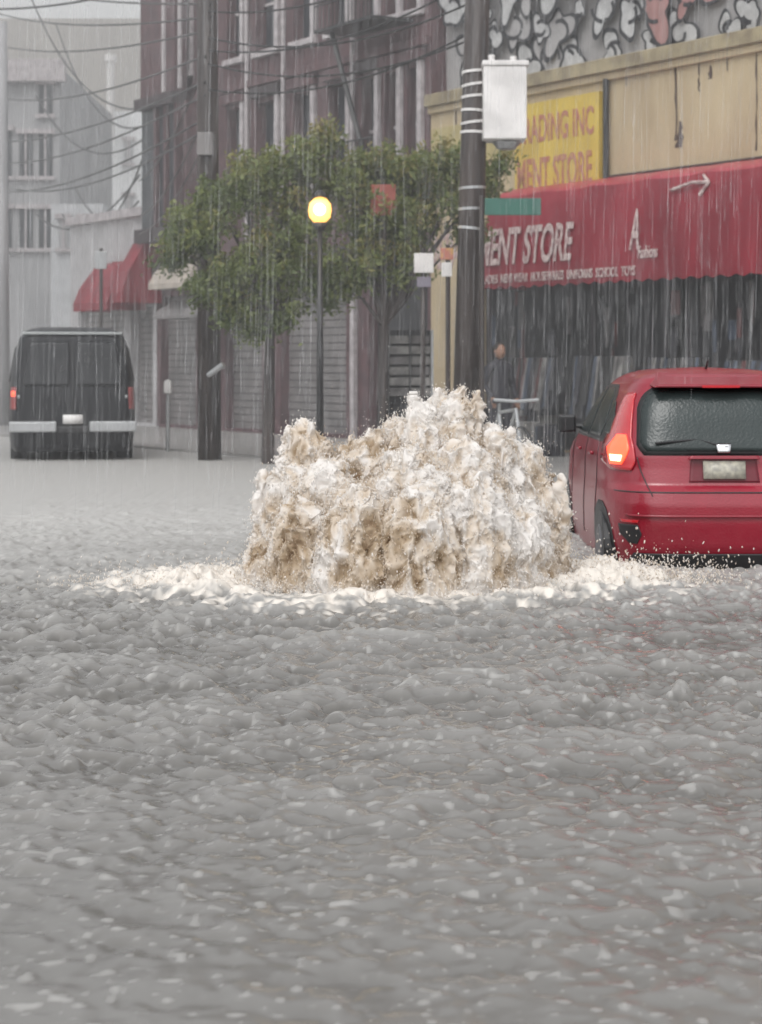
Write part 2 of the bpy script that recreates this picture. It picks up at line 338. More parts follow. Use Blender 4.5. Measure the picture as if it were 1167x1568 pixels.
for sg,sn in ((-1,'left'),(1,'right')):
    def R(rows): return [(z_,min(sg*a_,sg*b_),max(sg*a_,sg*b_)) for z_,a_,b_ in rows]
    P('tail_lamp_'+sn,R([(.70,.67,.79),(.76,.64,.832),(.88,.65,.812),(.95,.66,.785),(1.08,.645,.735),(1.22,.62,.675),(1.27,.60,.64)]),M_tail,off=.014,nv=24)
    P('tail_lamp_lit_'+sn,R([(.74,.73,.79),(.80,.70,.80),(.86,.68,.80),(.96,.69,.74)]),M_lit,off=.022,nu=10,nv=10)
    P('bulb_'+sn,R([(.765,.735,.785),(.81,.725,.79)]),M_lith,off=.03,nu=6,nv=5)
    P('bumper_vent_'+sn,R([(.17,.64,.69),(.24,.61,.75),(.31,.64,.76)]),M_blk,off=.006)
    P('reflector_'+sn,R([(.325,.64,.74),(.345,.63,.75)]),M_tail,off=.012)
    P('hatch_gap_'+sn,R([(.52,.53,.537),(.7,.60,.608),(.80,.625,.632)]),M_blk,off=.004,nu=3)
    side='left' if sg<0 else 'right'
    P('window_rear_door_'+sn,[(.93,.98,1.72),(1.05,.95,1.70),(1.24,1.1,1.68),(1.30,1.3,1.66)],M_cglass,side,.006)
    P('window_front_door_'+sn,[(.91,1.80,2.75),(1.05,1.79,2.62),(1.24,1.77,2.3),(1.30,1.76,2.1)],M_cglass,side,.006)
    P('quarter_window_'+sn,[(.96,.62,.86),(1.1,.66,.88),(1.2,.82,.98)],M_cglass,side,.006)
    P('window_surround_'+sn,[(.89,.55,2.9),(.95,.56,2.8),(1.27,.98,2.3),(1.325,1.2,2.1)],M_blk,side,.002,nu=50)
    for k,(yy,) in enumerate([(.93,),(1.75,),(2.75,)]): P('door_gap_%d_'%k+sn,[(.12,yy+.1,yy+.108),(.5,yy,yy+.008),(.9,yy,yy+.008)],M_blk,side,.003,nu=3)
    for k,yy in enumerate((1.05,1.95)): P('door_handle_%d_'%k+sn,[(.78,yy,yy+.18),(.805,yy,yy+.18)],M_carred,side,.03,nu=6,nv=3)
    for k,yy in enumerate((.68,3.2)):
        a_=[(zz_,yy-math.sqrt(max(.36**2-(zz_-.10)**2,0)),yy+math.sqrt(max(.36**2-(zz_-.10)**2,0))) for zz_ in np.linspace(-.1,.45,14)]
        P('wheel_arch_%d_'%k+sn,a_,M_blk,side,.004)
        car.wheel(sg*.755,yy,.08,.30,.19,'wheel_%d_'%k+sn,M_hub)
    mb=MB(); mb.box(min(sg*.76,sg*.86),max(sg*.76,sg*.86),2.62,2.68,.93,.97,M_blk); mb.box(min(sg*.84,sg*.99),max(sg*.84,sg*.99),2.56,2.68,.90,1.05,M_blk); mb.obj('mirror_'+sn,car.root,bevel=.03)
    P('headlamp_'+sn,R([(.6,.5,.78),(.72,.45,.76)]),M_chrome,'front',.01)
P('plate_recess',[(.62,-.26,.26),(.80,-.24,.24)],mat('deep_red',(.12,.003,.012),.35),off=.003)
P('plate',[(.645,-.155,.155),(.775,-.155,.155)],M_plate,off=.018,nu=4,nv=3)
P('grip_strip',[(.79,-.26,.26),(.812,-.25,.25)],M_carred,off=.03)
P('bumper_gap',[(.545,-.78,.78),(.553,-.78,.78)],M_blk,off=.004,nv=2,nu=60)
P('bumper_crease',[(.37,-.70,.70),(.385,-.72,.72)],M_carred,off=.016,nv=3,nu=60)
P('bumper_lower_shade',[(-.05,-.74,.74),(.10,-.66,.66)],M_blk,off=.01)  # black band paints the shading along the bottom of the body
P('badge',[(.835,-.045,.045),(.90,-.055,.055)],M_chrome,off=.022,nu=6,nv=5)
P('grille',[(.4,-.5,.5),(.6,-.5,.5)],M_blk,'front',.01)
P('windscreen',[(.92,-.7,.7),(1.34,-.55,.55)],M_cglass,'front',.006)
mb=MB()
mb.hexa([(-.49,.235,1.312),(.49,.235,1.312),(.52,.62,1.35),(-.52,.62,1.35),(-.46,.232,1.335),(.46,.232,1.335),(.42,.62,1.43),(-.42,.62,1.43)],M_carred); mb.obj('roof_spoiler',car.root,bevel=.02)
mb=MB(); mb.box(-.14,.14,.215,.228,1.313,1.331,M_tail); mb.obj('high_brake_lamp',car.root)
mb=MB(); mb.tube([(.02,.115,.87),(-.18,.15,.93),(-.50,.12,.905)],.010,M_blk); mb.cyl((.02,.1,.86),(.02,.18,.87),.025,.025,M_blk); mb.obj('rear_wiper',car.root)
mb=MB(); mb.cyl((0,.9,1.45),(0,.8,1.52),.008,.005,M_blk); mb.obj('aerial',car.root)
# ---------------- van
M_van=mat('black_van_paint',(.008,.009,.012),.4,coat=.1,spec=.25)
van=Car('black_van',[(.13,.1,5.2,.90),(.2,.04,5.28,.95),(.55,.0,5.3,.98),(1.0,.02,5.1,.98),(1.25,.05,4.4,.95),(1.7,.09,3.9,.87),(1.88,.12,3.7,.81),(1.98,.2,3.5,.74),(2.03,.4,3.3,.62),(2.05,.6,3.1,.5)],12,(-4.72,30.0,0),.175)
van.body(M_van); P=van.patch
M_vglass=mat('van_glass',(.012,.013,.016),.12,spec=.4)
for sg,sn in ((-1,'left'),(1,'right')):
    def R(rows): return [(z_,min(sg*a_,sg*b_),max(sg*a_,sg*b_)) for z_,a_,b_ in rows]
    P('rear_window_'+sn,R([(1.13,.07,.72),(1.2,.05,.76),(1.75,.05,.66),(1.82,.07,.62)]),M_vglass,off=.012)
    P('tail_lamp_'+sn,R([(.78,.86,.94),(1.12,.85,.93)]),mat('van_tail_'+sn,(.30,.05,.05),.3),off=.015,nu=8)
    P('hinge_'+sn,R([(.95,.80,.83),(1.0,.80,.83)]),M_steel,off=.03,nu=3,nv=3)
    side='left' if sg<0 else 'right'
    P('side_window_'+sn,[(1.2,.5,3.4),(1.75,.6,3.2)],M_vglass,side,.01,nu=40)
    for k,yy in enumerate((1.0,4.2)): van.wheel(sg*.82,yy,.18,.36,.24,'wheel_%d_'%k+sn,M_hub)
P('door_gap',[(.5,-.006,.006),(1.9,-.006,.006)],M_blk,off=.004,nu=3)
P('plate',[(.56,-.15,.15),(.70,-.15,.15)],M_white,off=.05,nu=3,nv=3)
P('tail_bulb',[(.98,-.92,-.87),(1.06,-.92,-.87)],M_lit,off=.025,nu=4,nv=4)
mb=MB(); mb.box(-.96,-.25,-.16,.02,.44,.60,M_steel); mb.box(.25,.96,-.16,.02,.44,.60,M_steel); mb.box(-.24,.24,-.14,.02,.42,.53,M_blk); mb.obj('bumper',van.root,bevel=.02)
mb=MB(); mb.box(-.76,.76,.10,.16,1.93,1.97,mat('lit_roof_edge',(.4,.42,.42),.3)); mb.obj('roof_edge_sheen',van.root,bevel=.01)  # pale grey strip paints the light caught by the black roof
# ---------------- department store building
st=empty('department_store_building')
sL=sat(660); sR=-7
mb=MB(); s1=sat(733,0)
wall(mb,sR,sL,.0,6.1,[( -.6,s1+.1,.05,3.0)],M_cream,.3)
wbox(mb,sR,sL,0,6.0,-9,-8.7,M_cream); wbox(mb,sL-.3,sL-.003,0,6.0,-8.7,-.303,M_cream); wbox(mb,sR,sR+.3,0,6,-8.7,-.303,M_cream)
wbox(mb,sR+.3,sL-.3,5.7,5.9,-8.7,-.303,M_ledge)
mb.obj('walls',st)
mb=MB(); wbox(mb,sR,sL,6.1,6.32,-.3,.16,M_ledge); wbox(mb,sR,sL,5.98,6.1,.003,.08,M_cream)
mb.obj('cornice',st,bevel=.015)
M_mul=mat('mullion',(.10,.09,.10),.5)
mb=MB(); wbox(mb,-.6,s1+.1,0.03,3.0,-2.5,-2.4,M_dark)
for s_ in (-.5,.9,2.6,3.1,4.9,s1-.1): wbox(mb,s_,s_+.06,.04,3.0,-.22,-.16,M_mul)
wbox(mb,-.6,2.6,.5,.56,-.155,-.10,M_mul); wbox(mb,3.16,s1,.5,.56,-.155,-.10,M_mul)
wbox(mb,-.6,2.6,.04,3.0,-.30,-.235,M_shopg); wbox(mb,3.16,s1+.1,.04,3.0,-.30,-.235,M_shopg); mb.obj('shop_window',st)
cols=[mat('goods_%d'%k,c,.7,tuple(v*.4 for v in c),5) for k,c in enumerate([(.16,.15,.15),(.05,.05,.06),(.14,.05,.05),(.28,.27,.26),(.06,.08,.12),(.03,.03,.03)])]
mb=MB()
for rail in range(4):
    s0=-.3+rail*1.75; h_=rng.uniform(1.45,1.6); mb.cyl(W(s0,h_,.5),W(s0+1.3,h_,.5),.012,.012,M_blk,6)
    for e_ in (0,1.3): mb.cyl(W(s0+e_,.03,.5),W(s0+e_,h_,.5),.012,.012,M_blk,6)
    s_=s0+.02
    while s_<s0+1.28:
        w_=rng.uniform(.03,.09); l_=rng.uniform(.7,1.15); m_=cols[rng.choice([0,1,1,2,4,5,5,3])]
        mb.hexa([W(s_-.01,h_-l_,.74),W(s_+w_+.02,h_-l_,.74),W(s_+w_+.02,h_-l_,.26),W(s_-.01,h_-l_,.26),W(s_,h_+.02,.58),W(s_+w_,h_+.02,.58),W(s_+w_,h_+.02,.42),W(s_,h_+.02,.42)],m_); s_+=w_+rng.uniform(.0,.03)
for k in range(26):
    s_=rng.uniform(-.4,s1-.4); w_=rng.uniform(.2,.45); hh=rng.uniform(.25,.8); o_=.8+.012*k; wbox(mb,s_,s_+w_,.035,hh,o_,o_+.35,cols[rng.integers(0,6)])
for k in range(34):
    s_=rng.uniform(-.4,s1-.2); w_=rng.uniform(.06,.22); hh=rng.uniform(2.0,2.75); wbox(mb,s_,s_+w_,hh-rng.uniform(.2,.9),hh,.02+.009*k,.025+.009*k,cols[rng.choice([1,5,4,2,0])])
mb.obj('shop_goods',st,bevel=.012)
mb=MB(); wbox(mb,-1.35,-.62,.03,3.4,.003,.12,M_pale); wbox(mb,-1.1,-.98,.03,3.4,.123,.16,M_shut); wbox(mb,-3.6,-1.5,.03,3.1,.003,.06,mat('blue_poster',(.25,.3,.42),.5,(.6,.6,.62),3)); mb.obj('door_pier',st)
mb=MB()
def streak(px,y0,y1,w_):
    s_=sat(px); h1=hat(px,y0);h0=hat(px,y1); n_=9; hs=np.linspace(h0,h1,n_); a=[s_+rng.uniform(-.3,.3)*w_ for _ in hs]; b=[s_+w_*(.3+.9*rng.random()) for _ in hs]
    for i in range(n_-1): mb.poly([W(b[i],hs[i],.006),W(a[i],hs[i],.006),W(a[i+1],hs[i+1],.006),W(b[i+1],hs[i+1],.006)],M_stain)
for q in ((1037,90,215,.06),(1072,95,140,.05),(1045,185,225,.14),(1160,70,230,.04),(700,170,300,.05),(1115,80,110,.03),(990,85,110,.04),(1090,100,120,.08),(960,90,130,.03)): streak(*q)
mb.obj('rust_streaks',st)
mb=MB(); s_=sat(934); mb.cyl(W(s_,4.2,.08),W(s_,6.0,.08),.05,.05,M_blk); mb.cyl(W(-6,4.45,.06),W(s_,4.45,.06),.02,.02,M_stain); mb.obj('downpipe',st)
mb=MB(); a_,b_=sat(926),sat(797); wbox(mb,a_,b_,4.15,5.82,.03,.12,M_yel); mb.obj('sign_panel',st)
mb=MB(); wbox(mb,b_+.2,sat(664),5.0,5.7,.005,.05,mat('old_yellow',(.5,.42,.2),.7)); mb.obj('old_sign_panel',st)
def text(t,s,h,o,size,m,parent,tilt=0,sx=1,name='lettering',ext=.004):
    cu=bpy.data.curves.new(name,'FONT'); cu.body=t; cu.size=size; cu.extrude=ext; cu.offset=.010*size/.5
    cu.materials.append(m); ob=bpy.data.objects.new(name,cu); S.collection.objects.link(ob)
    ax=Vector((-U[0],-U[1],0)); nn=Vector((N2[0],N2[1],0)); up=Vector((0,0,1))
    up2=(up*math.cos(tilt)-nn*math.sin(tilt)); n2_=ax.cross(up2)
    M=Matrix((ax*abs(sx),up2,n2_)).transposed().to_4x4(); M.translation=Vector(W(s,h,o)); ob.matrix_world=M
    ob.parent=parent; return ob
text('TRADING INC',b_-.06,5.17,.125,.62,M_redlet,st,sx=.52)
text('MENT STORE',b_-.06,4.38,.125,.74,M_redlet,st,sx=.46)
# awning
aw=empty('shop_awning'); aL=sat(733,1); aR=-.05
prof=[(0.02,4.44),(.40,4.38),(.66,4.25),(.80,4.02),(.87,3.6),(.92,3.15),(.95,2.95),(.965,2.72)]
V=[];Q=[];mi=[]; ns=120
for i in range(ns+1):
    s_=aR+(aL-aR)*i/ns; sag=.03*abs(math.sin(i/ns*math.pi*5))
    for k,(o_,h_) in enumerate(prof): V.append(W(s_,h_-sag*(0<k<5)*(.9)+(.02*math.sin(i*1.1) if k==7 else 0),o_+ .010*math.sin(i*.5+k)))
m_=len(prof)
for i in range(ns):
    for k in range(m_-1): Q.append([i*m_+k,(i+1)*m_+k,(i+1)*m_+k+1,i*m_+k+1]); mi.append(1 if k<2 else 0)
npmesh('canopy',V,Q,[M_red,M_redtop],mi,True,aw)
for nm,s_ in (('right_end',aR),('left_end',aL)):
    mb=MB(); mb.poly([W(s_,h_,o_) for o_,h_ in prof]+[W(s_,2.72,.02)],M_red); mb.obj(nm,aw)
text('DEPARTMENT STORE',aL+1.62,3.11,.955,.84,M_awtx,aw,tilt=.11,sx=.50)
text('LADIES  MENS WEAR  HOUSEWARES  UNIFORMS  SCHOOL  TOYS',aL-.1,2.80,.985,.2,M_awtx,aw,tilt=.05,sx=.66)
text('A',sat(968,.9),3.2,.955,.85,M_awtx,aw,tilt=.11,sx=.36); text('Fashions',sat(975,.9)-.1,3.05,.97,.26,M_awtx,aw,tilt=.11,sx=.5)
mb=MB(); a0=sat(1095,.7)
mb.tube([W(a0,4.08,.82),W(a0+.35,4.1,.82),W(a0+.8,4.02,.84)],.024,M_awtx); mb.tube([W(a0+.2,4.2,.74),W(a0,4.08,.82),W(a0+.15,3.9,.86)],.024,M_awtx); mb.obj('arrow_mark',aw)
# graffiti wall just behind the parapet
gw=empty('graffiti_wall'); go=-.34
mb=MB(); wbox(mb,-8,sL-.005,5.95,11,go-.3,go,M_gwall); mb.obj('wall',gw)
mb=MB(); kk=0
def blob2(s,h,R,fill,dep):
    n_=36; ph=[rng.uniform(0,6.28) for _ in range(3)]; am=[.28,.24,.14]; asp=rng.uniform(.6,1.25)
    def rr(t): return R*(1+am[0]*math.sin(2*t+ph[0])+am[1]*math.sin(3*t+ph[1])+am[2]*math.sin(5*t+ph[2]))
    pts=[(s+asp*rr(t)*math.cos(t),h+rr(t)*math.sin(t)) for t in np.linspace(0,2*math.pi,n_,endpoint=False)]
    mb.poly([W(a,b,go+dep) for a,b in pts][::-1],fill)
    for i in range(n_):
        a=pts[i];b=pts[(i+1)%n_]; a2=(s+(a[0]-s)*.82,h+(a[1]-h)*.82); b2=(s+(b[0]-s)*.82,h+(b[1]-h)*.82)
        mb.poly([W(*a,go+dep+.002),W(*b,go+dep+.002),W(*b2,go+dep+.002),W(*a2,go+dep+.002)][::-1],M_gblk)
    for _ in range(2):
        t0=rng.uniform(0,6.28); rr_=rng.uniform(.25,.6)*R; cx_=s+rng.uniform(-.2,.2)*R; ar=[(cx_+rr_*math.cos(t0+t)*(1+.25*t),h+rr_*math.sin(t0+t)) for t in np.linspace(0,rng.uniform(1.2,3),9)]
        for a,b in zip(ar[:-1],ar[1:]):
            d=np.array([b[0]-a[0],b[1]-a[1]]);d/=np.linalg.norm(d)+1e-6; nn=np.array([-d[1],d[0]])*.035
            mb.poly([W(a[0]+nn[0],a[1]+nn[1],go+dep+.003),W(b[0]+nn[0],b[1]+nn[1],go+dep+.003),W(b[0]-nn[0],b[1]-nn[1],go+dep+.003),W(a[0]-nn[0],a[1]-nn[1],go+dep+.003)],M_gblk)
for row,h_ in enumerate((6.62,7.15,7.75,8.4)):
    s_=-3.0+row*.2
    while s_<sL-.4:
        kk+=1; red= s_<sat(1010,go) and row>0
        if not(row==0 and rng.random()<.25) : blob2(s_,h_+rng.uniform(-.15,.15),rng.uniform(.22,.46),M_gred if red else (M_gwht if rng.random()<.7 else M_gwall),.01+.0035*kk)
        s_+=rng.uniform(.4,.72)
mb.obj('painted_letters',gw)
# ---------------- brick row house
bh=empty('brick_row_building'); b0=sL+.003; b1=sat(240); mb=MB(); tr=MB(); gl=MB()
ops=[]
wins=[(395,425),(452,480),(505,534),(556,578),(592,612),(626,644)]
for a_,c_ in wins:
    for h0,h1 in ((4.9,6.9),(8.0,9.9)): ops.append((sat(c_),sat(a_),h0,h1))
for a_,c_ in ((252,266),(276,292),(350,372)):
    for h0,h1 in ((4.9,6.9),(8.0,9.9)): ops.append((sat(c_),sat(a_),h0,h1))
ops_g=[(sat(655),sat(565),.1,3.1),(sat(530),sat(430),.1,3.1),(sat(402),sat(345),.1,3.1),(sat(300),sat(246),.1,3.0)]
wall(mb,b0,b1,0,12.5,ops+ops_g,M_brick,.3)
wbox(mb,b1-.3,b1,0,12.5,-9,-.303,M_brick); wbox(mb,b0,b0+.3,0,12.5,-9,-.303,M_brick); wbox(mb,b0+.3,b1-.3,12.2,12.4,-9,-.303,M_grey); mb.obj('walls',bh)
M_dc=mat('dark_cornice',(.06,.045,.05),.7)
for k,(a,c,h0,h1) in enumerate(ops):
    wbox(gl,a,c,h0,h1,-.25,-.2,M_glass)
    wbox(tr,a-.14,a,h0-.05,h1+.1,.003,.09,M_trim); wbox(tr,c,c+.04,h0-.05,h1+.1,.003,.05,M_brick)
    wbox(tr,a-.2,c+.15,h1+.1,h1+.3,.003,.14,M_brick if k%3 else M_dc); wbox(tr,a-.15,c+.1,h0-.17,h0-.05,.003,.12,M_trim if k%2 else M_brick)
    wbox(tr,a,c,(h0+h1)/2-.03,(h0+h1)/2+.03,-.2,-.15,M_trim); wbox(tr,(a+c)/2-.02,(a+c)/2+.02,h0,(h0+h1)/2-.03,-.2,-.15,M_trim)
for a,c,h0,h1 in ops_g:
    if a==ops_g[0][0]: wbox(gl,a,c,h0,h1,-.25,-.2,M_dark)
    else:
        nsl=20
        for q in range(nsl): wbox(gl,a,c,h0+(h1-h0)*q/nsl,h0+(h1-h0)*(q+.86)/nsl,-.24,-.2+.0,M_shut)
        wbox(gl,a,c,h0,h1,-.3,-.26,M_dark)
wbox(tr,b0,b1,3.35,3.75,.003,.28,M_dc); wbox(tr,b0,b1,7.25,7.4,.003,.12,M_brick)
wbox(tr,b0,b1,12.2,12.7,.003,.4,M_dc)
for px in (548,415,335): s_=sat(px); wbox(tr,s_,s_+.14,.03,3.35,.003,.1,M_trim)
for px in (546,440,384): s_=sat(px); tr.cyl(W(s_,3.8,.1),W(s_,12.1,.1),.045,.045,M_trim,8)
gl.obj('windows_and_shutters',bh); tr.obj('trim',bh,bevel=.008)
mb=MB()
wbox(mb,sat(300),b1-.05,4.2,4.5,.29,.6,M_dc); wbox(mb,sat(300),b1-.05,7.2,7.45,.13,.6,M_dc)
for px in (249,264,280,296): s_=sat(px,.3); wbox(mb,s_-.05,s_+.05,4.5,7.2,.15,.5,M_brick)
wbox(mb,sat(298),b1-.05,4.5,7.2,.14,.4,M_glass); wbox(mb,sat(296),b1-.08,7.45,10,.15,.45,M_brick); 
for px in (252,277): s_=sat(px,.45); wbox(mb,s_-.06,s_+.06,7.5,9.8,.453,.5,M_trim)
mb.obj('corner_bay',bh)
mb=MB(); fe=[sat(640),sat(550)]
for h_ in (4.6,7.7):
    wbox(mb,fe[0],fe[1],h_,h_+.06,.1,1.0,M_blk)
    for hh in (.5,.95): mb.cyl(W(fe[0],h_+hh,1.0),W(fe[1],h_+hh,1.0),.02,.02,M_blk,6)
    for s_ in np.linspace(fe[0],fe[1],16): mb.cyl(W(s_,h_,1.0),W(s_,h_+.95,1.0),.012,.012,M_blk,5)
mb.tube([W(fe[0]+.3,4.7,.8),W(fe[1]-.3,7.7,.8)],.05,M_blk); mb.obj('fire_escape',bh)
# ---------------- low shops further along
ls=empty('low_shop_building'); l0=b1+.003; l1=sat(108); mb=MB()
wall(mb,l0,l1,0,4.9,[(l0+.2,sat(200),.1,2.8),(sat(190),sat(120),.1,2.8)],mat('light_render',(.5,.49,.5),.8),.3)
wbox(mb,l0,l1,0,4.6,-8,-7.7,M_grey); wbox(mb,l0,l1,4.4,4.6,-7.7,-.303,M_grey); wbox(mb,l0,l1,4.9,5.1,-.35,.15,M_trim)
for a,c in ((l0+.2,sat(200)),(sat(190),sat(120))):
    for q in range(18): wbox(mb,a,c,.1+2.7*q/18,.1+2.7*(q+.86)/18,-.24,-.2,M_shut)
    wbox(mb,a,c,.1,2.8,-.3,-.26,M_dark)
mb.obj('walls',ls)
def awn(name,s0,s1_,h0,h1,out,m):
    r_=empty(name); mb=MB(); p_=[(.01,h1),(out*.45,h1-.12*(h1-h0)),(out*.85,h0+.45*(h1-h0)),(out,h0+.15*(h1-h0)),(out,h0)]
    for (a,b),(c,d) in zip(p_[:-1],p_[1:]): mb.poly([W(s0,b,a),W(s1_,b,a),W(s1_,d,c),W(s0,d,c)],m)
    for s_ in (s0,s1_): mb.poly([W(s_,h,o) for o,h in p_]+[W(s_,h0,.01)],m)
    mb.obj('canopy',r_); return r_
aa=awn('red_canopy_awning',l0-.3,sat(176,.9),2.85,4.4,1.0,M_red)
awn('red_canopy_awning',sat(170,.9),sat(118,.9),2.7,3.9,1.0,M_red)
M_can=mat('cream_canvas',(.5,.44,.38),.7)
awn('cream_shop_awning',sat(304,.6),sat(246,.6),3.1,3.9,.9,M_can)
awn('grey_shop_awning',sat(296,1.2),sat(215,1.2),2.45,2.9,.9,M_shut)
# ---------------- far buildings
def farb(name,px0,px1,py,d,depth,m,wins=(),wm_=M_glass,corn=True,yaw=0):
    r_=empty(name); x0=(px0-HX)*d/F; x1=(px1-HX)*d/F; h=CH+(HY-py)*d/F; mb=MB(); mb.box(x0,x1,d,d+depth,0,h,m)
    if corn: mb.box(x0-.2,x1+.2,d-.35,d-.003,h-.5,h+.2,M_trim)
    mb.obj('walls',r_); w=MB()
    for (a,b,c,e_) in wins:
        X0=(a-HX)*d/F;X1=(b-HX)*d/F;Z0=CH+(HY-e_)*d/F;Z1=CH+(HY-c)*d/F
        w.box(X0,X1,d-.06,d-.003,Z0,Z1,wm_); w.box(X0-.1,X1+.1,d-.15,d-.063,Z1,Z1+.15,M_trim); w.box(X0-.1,X1+.1,d-.15,d-.063,Z0-.12,Z0,M_trim); w.box((X0+X1)/2-.03,(X0+X1)/2+.03,d-.1,d-.063,Z0,Z1,M_trim)
    if wins: w.obj('windows',r_)
    return r_
farb('grey_corner_building',-70,92,102,62,12,M_grey,[(30,50,205,270),(60,80,205,270),(30,50,320,380),(60,80,320,380),(-10,18,200,270),(-10,18,320,380),(60,80,130,175)])
farb('pale_building',92,330,170,85,12,M_pale,[(110,124,215,250),(150,164,215,250),(190,204,215,250),(110,124,300,330),(150,164,300,330),(190,204,300,330)],M_grey,False)
farb('pale_lower_building',78,158,312,60,10,mat('pale_grey_render',(.6,.61,.63),.8),[(90,105,335,380),(122,140,335,380)],M_grey,False)
farb('beige_block_building',-300,330,28,120,15,M_beige,[],corn=False)
r_=empty('chimney_pipe'); mb=MB(); mb.cyl((-11.6,84,11),(-11.6,84,14.4),.17,.17,M_white); mb.cyl((-11.6,84,14.4),(-11.6,84,14.7),.26,.26,M_white); mb.obj('flue',r_)
# ---------------- poles, wires, lamp, signs
def X(px,d): return (px-HX)*d/F
def Z(py,d): return CH+(HY-py)*d/F
up=empty('utility_pole'); d=26.3; mb=MB(); mb.cyl((X(711,d),d,-.1),(X(738,d),d,8.5),.185,.16,M_pole,16); mb.obj('pole',up,True)
mb=MB()
for py in (112,132,150,172,190,205,290,322,352): z_=Z(py,d); t=z_/8.5; xx=X(711,d)+(X(738,d)-X(711,d))*t; tl_=.006*rng.uniform(-1,1); mb.cyl((xx,d,z_),(xx+tl_,d,z_+.035),.184,.184,M_white if py<210 else M_steel,16)
mb.obj('bands',up)
mb=MB(); mb.box(X(738,d),X(803,d),d-.45,d+.1,Z(218,d),Z(108,d),M_white); mb.box(X(736,d),X(806,d),d-.47,d+.12,Z(108,d)+.003,Z(100,d),M_white)
mb.cyl((X(752,d),d-.1,Z(100,d)),(X(752,d),d-.1,Z(86,d)),.04,.05,M_white,10); mb.cyl((X(785,d),d-.1,Z(100,d)),(X(785,d),d-.1,Z(88,d)),.04,.05,M_white,10); mb.cyl((X(775,d),d-.1,Z(230,d)),(X(775,d),d-.1,Z(219,d)),.12,.2,M_steel,12); mb.obj('transformer',up,bevel=.035)
up2=empty('utility_pole'); d=30.2; mb=MB(); mb.cyl((X(321,d),d,-.1),(X(316,d),d,9.5),.185,.15,M_pole,16); mb.obj('pole',up2,True)
mb=MB(); mb.box(X(316,d)-.12,X(316,d)+.12,d-.27,d-.18,Z(240,d),Z(205,d),M_shut); mb.cyl((X(320,d),d-.2,Z(575,d)),(X(320,d)+.25,d-.3,Z(558,d)),.04,.05,M_steel); mb.obj('fittings',up2,bevel=.01)
up3=empty('utility_pole'); d=46; mb=MB(); mb.cyl((X(6,d),d,-.1),(X(3,d),d,9.5),.15,.12,M_grey,14); mb.obj('pole',up3,True)
mb=MB()
def wire(a,b,sag,r_=.014,n_=22):
    a=Vector(a);b=Vector(b); mb.tube([a.lerp(b,t)-Vector((0,0,sag*4*t*(1-t))) for t in np.linspace(0,1,n_)],r_,M_blk,5)
A1=Vector((X(316,30.2),30.2,0)); 
for hz,hx,sg_,pyb in ((5.6,0,.5,245),(5.3,.1,.6,285),(5.05,0,.8,262),(6.6,.1,.4,60),(6.8,.1,.35,10),(7.0,.1,.3,-40),(7.4,0,.3,-90),(5.8,0,.4,215),(6.2,0,.5,140)):
    wire(A1+Vector((hx,-.19,hz)),(X(-40,62),61.5,Z(pyb,62)),sg_,.019)
A2=Vector((X(730,26.3),26.3,0))
for hz,hz2 in ((7.3,6.9),(5.9,6.1),(6.4,6.5),(6.0,5.7),(6.7,6.3)): wire(A2+Vector((0,.19,hz)),A1+Vector((0,-.1,hz2)),.35,.016)
for hz in (5.4,6.2,5.0): wire(A1+Vector((0,.19,hz)),W(sat(250),hz-.6,.6),.3,.016)
for k,(pa,ha,pb_,hb) in enumerate(((230,5.2,120,290),(232,5.8,60,330),(238,6.6,60,150),(238,6.9,90,40),(236,7.3,40,-30),(238,6.2,100,330))): wire(W(sat(pa),ha,.3),(X(pb_,60),59.5,Z(hb,60)),.7+.1*k,.024)
for hz in (6.6,7.0,7.3): wire(A2+Vector((.1,0,hz)),(9,20,hz+.5),.3,.014)
for hz in (7.6,7.9,8.3): wire(A1+Vector((0,0,hz)),(-9,40,hz+1.2),.3,.02)
mb.obj('overhead_wires')
M_lamp=mat('lamp_globe_lit',(1,.7,.3),.3,emit=(1,.52,.11),estr=1.9)
sl=empty('street_lamp'); d=26.8; lx=X(490,d); lz=Z(322,d)
mb=MB(); mb.cyl((lx,d,0),(lx,d,lz-.28),.055,.035,M_blk,12); mb.cyl((lx,d,0),(lx,d,.5),.12,.08,M_blk,12); mb.cyl((lx,d,lz-.28),(lx,d,lz-.17),.05,.12,M_blk,12); mb.cyl((lx,d,lz+.18),(lx,d,lz+.28),.13,.03,M_blk,12); mb.obj('post',sl,True)
V,Fx=blobs(np.array([[lx,d,lz]]),np.array([.175]),IV2,IF2,jit=0,sz=np.array([[.95,.95,1.1]])); npmesh('globe',V,Fx,M_lamp,parent=sl)
V,Fx=blobs(np.array([[lx,d-.13,lz]]),np.array([.085]),IV2,IF2,jit=0); npmesh('bulb',V,Fx,mat('lamp_bulb',(1,.9,.6),.3,emit=(1,.85,.5),estr=5),parent=sl)
L=bpy.data.lights.new('lamp_light','POINT'); L.energy=6; L.color=(1,.7,.35); L.shadow_soft_size=.2; lo=bpy.data.objects.new('lamp_light',L); lo.location=(lx,d-.4,lz); S.collection.objects.link(lo); lo.parent=sl
def post(name,px,d,parts,top):
    r_=empty(name); mb=MB(); mb.cyl((X(px,d),d,0),(X(px,d),d,Z(top,d)),.035,.035,M_pole,10); mb.obj('post',r_)
    mb=MB()
    for a,b,c,e_,m in parts: mb.box(X(a,d),X(b,d),d-.07,d-.045,Z(e_,d),Z(c,d),m)
    mb.obj('plates',r_,bevel=.008); return r_
post('street_name_sign',738,26.05,[(742,828,304,330,M_green)],300)
post('parking_sign',648,27.5,[(634,664,388,418,M_white),(638,660,424,440,M_blulet)],380)
post('no_stopping_sign',686,27.3,[(674,694,380,398,M_redlet),(676,692,402,424,M_white)],375)
post('red_street_sign',588,29.1,[(568,606,283,330,mat('orange_red_sign',(.34,.08,.06),.6))],280)
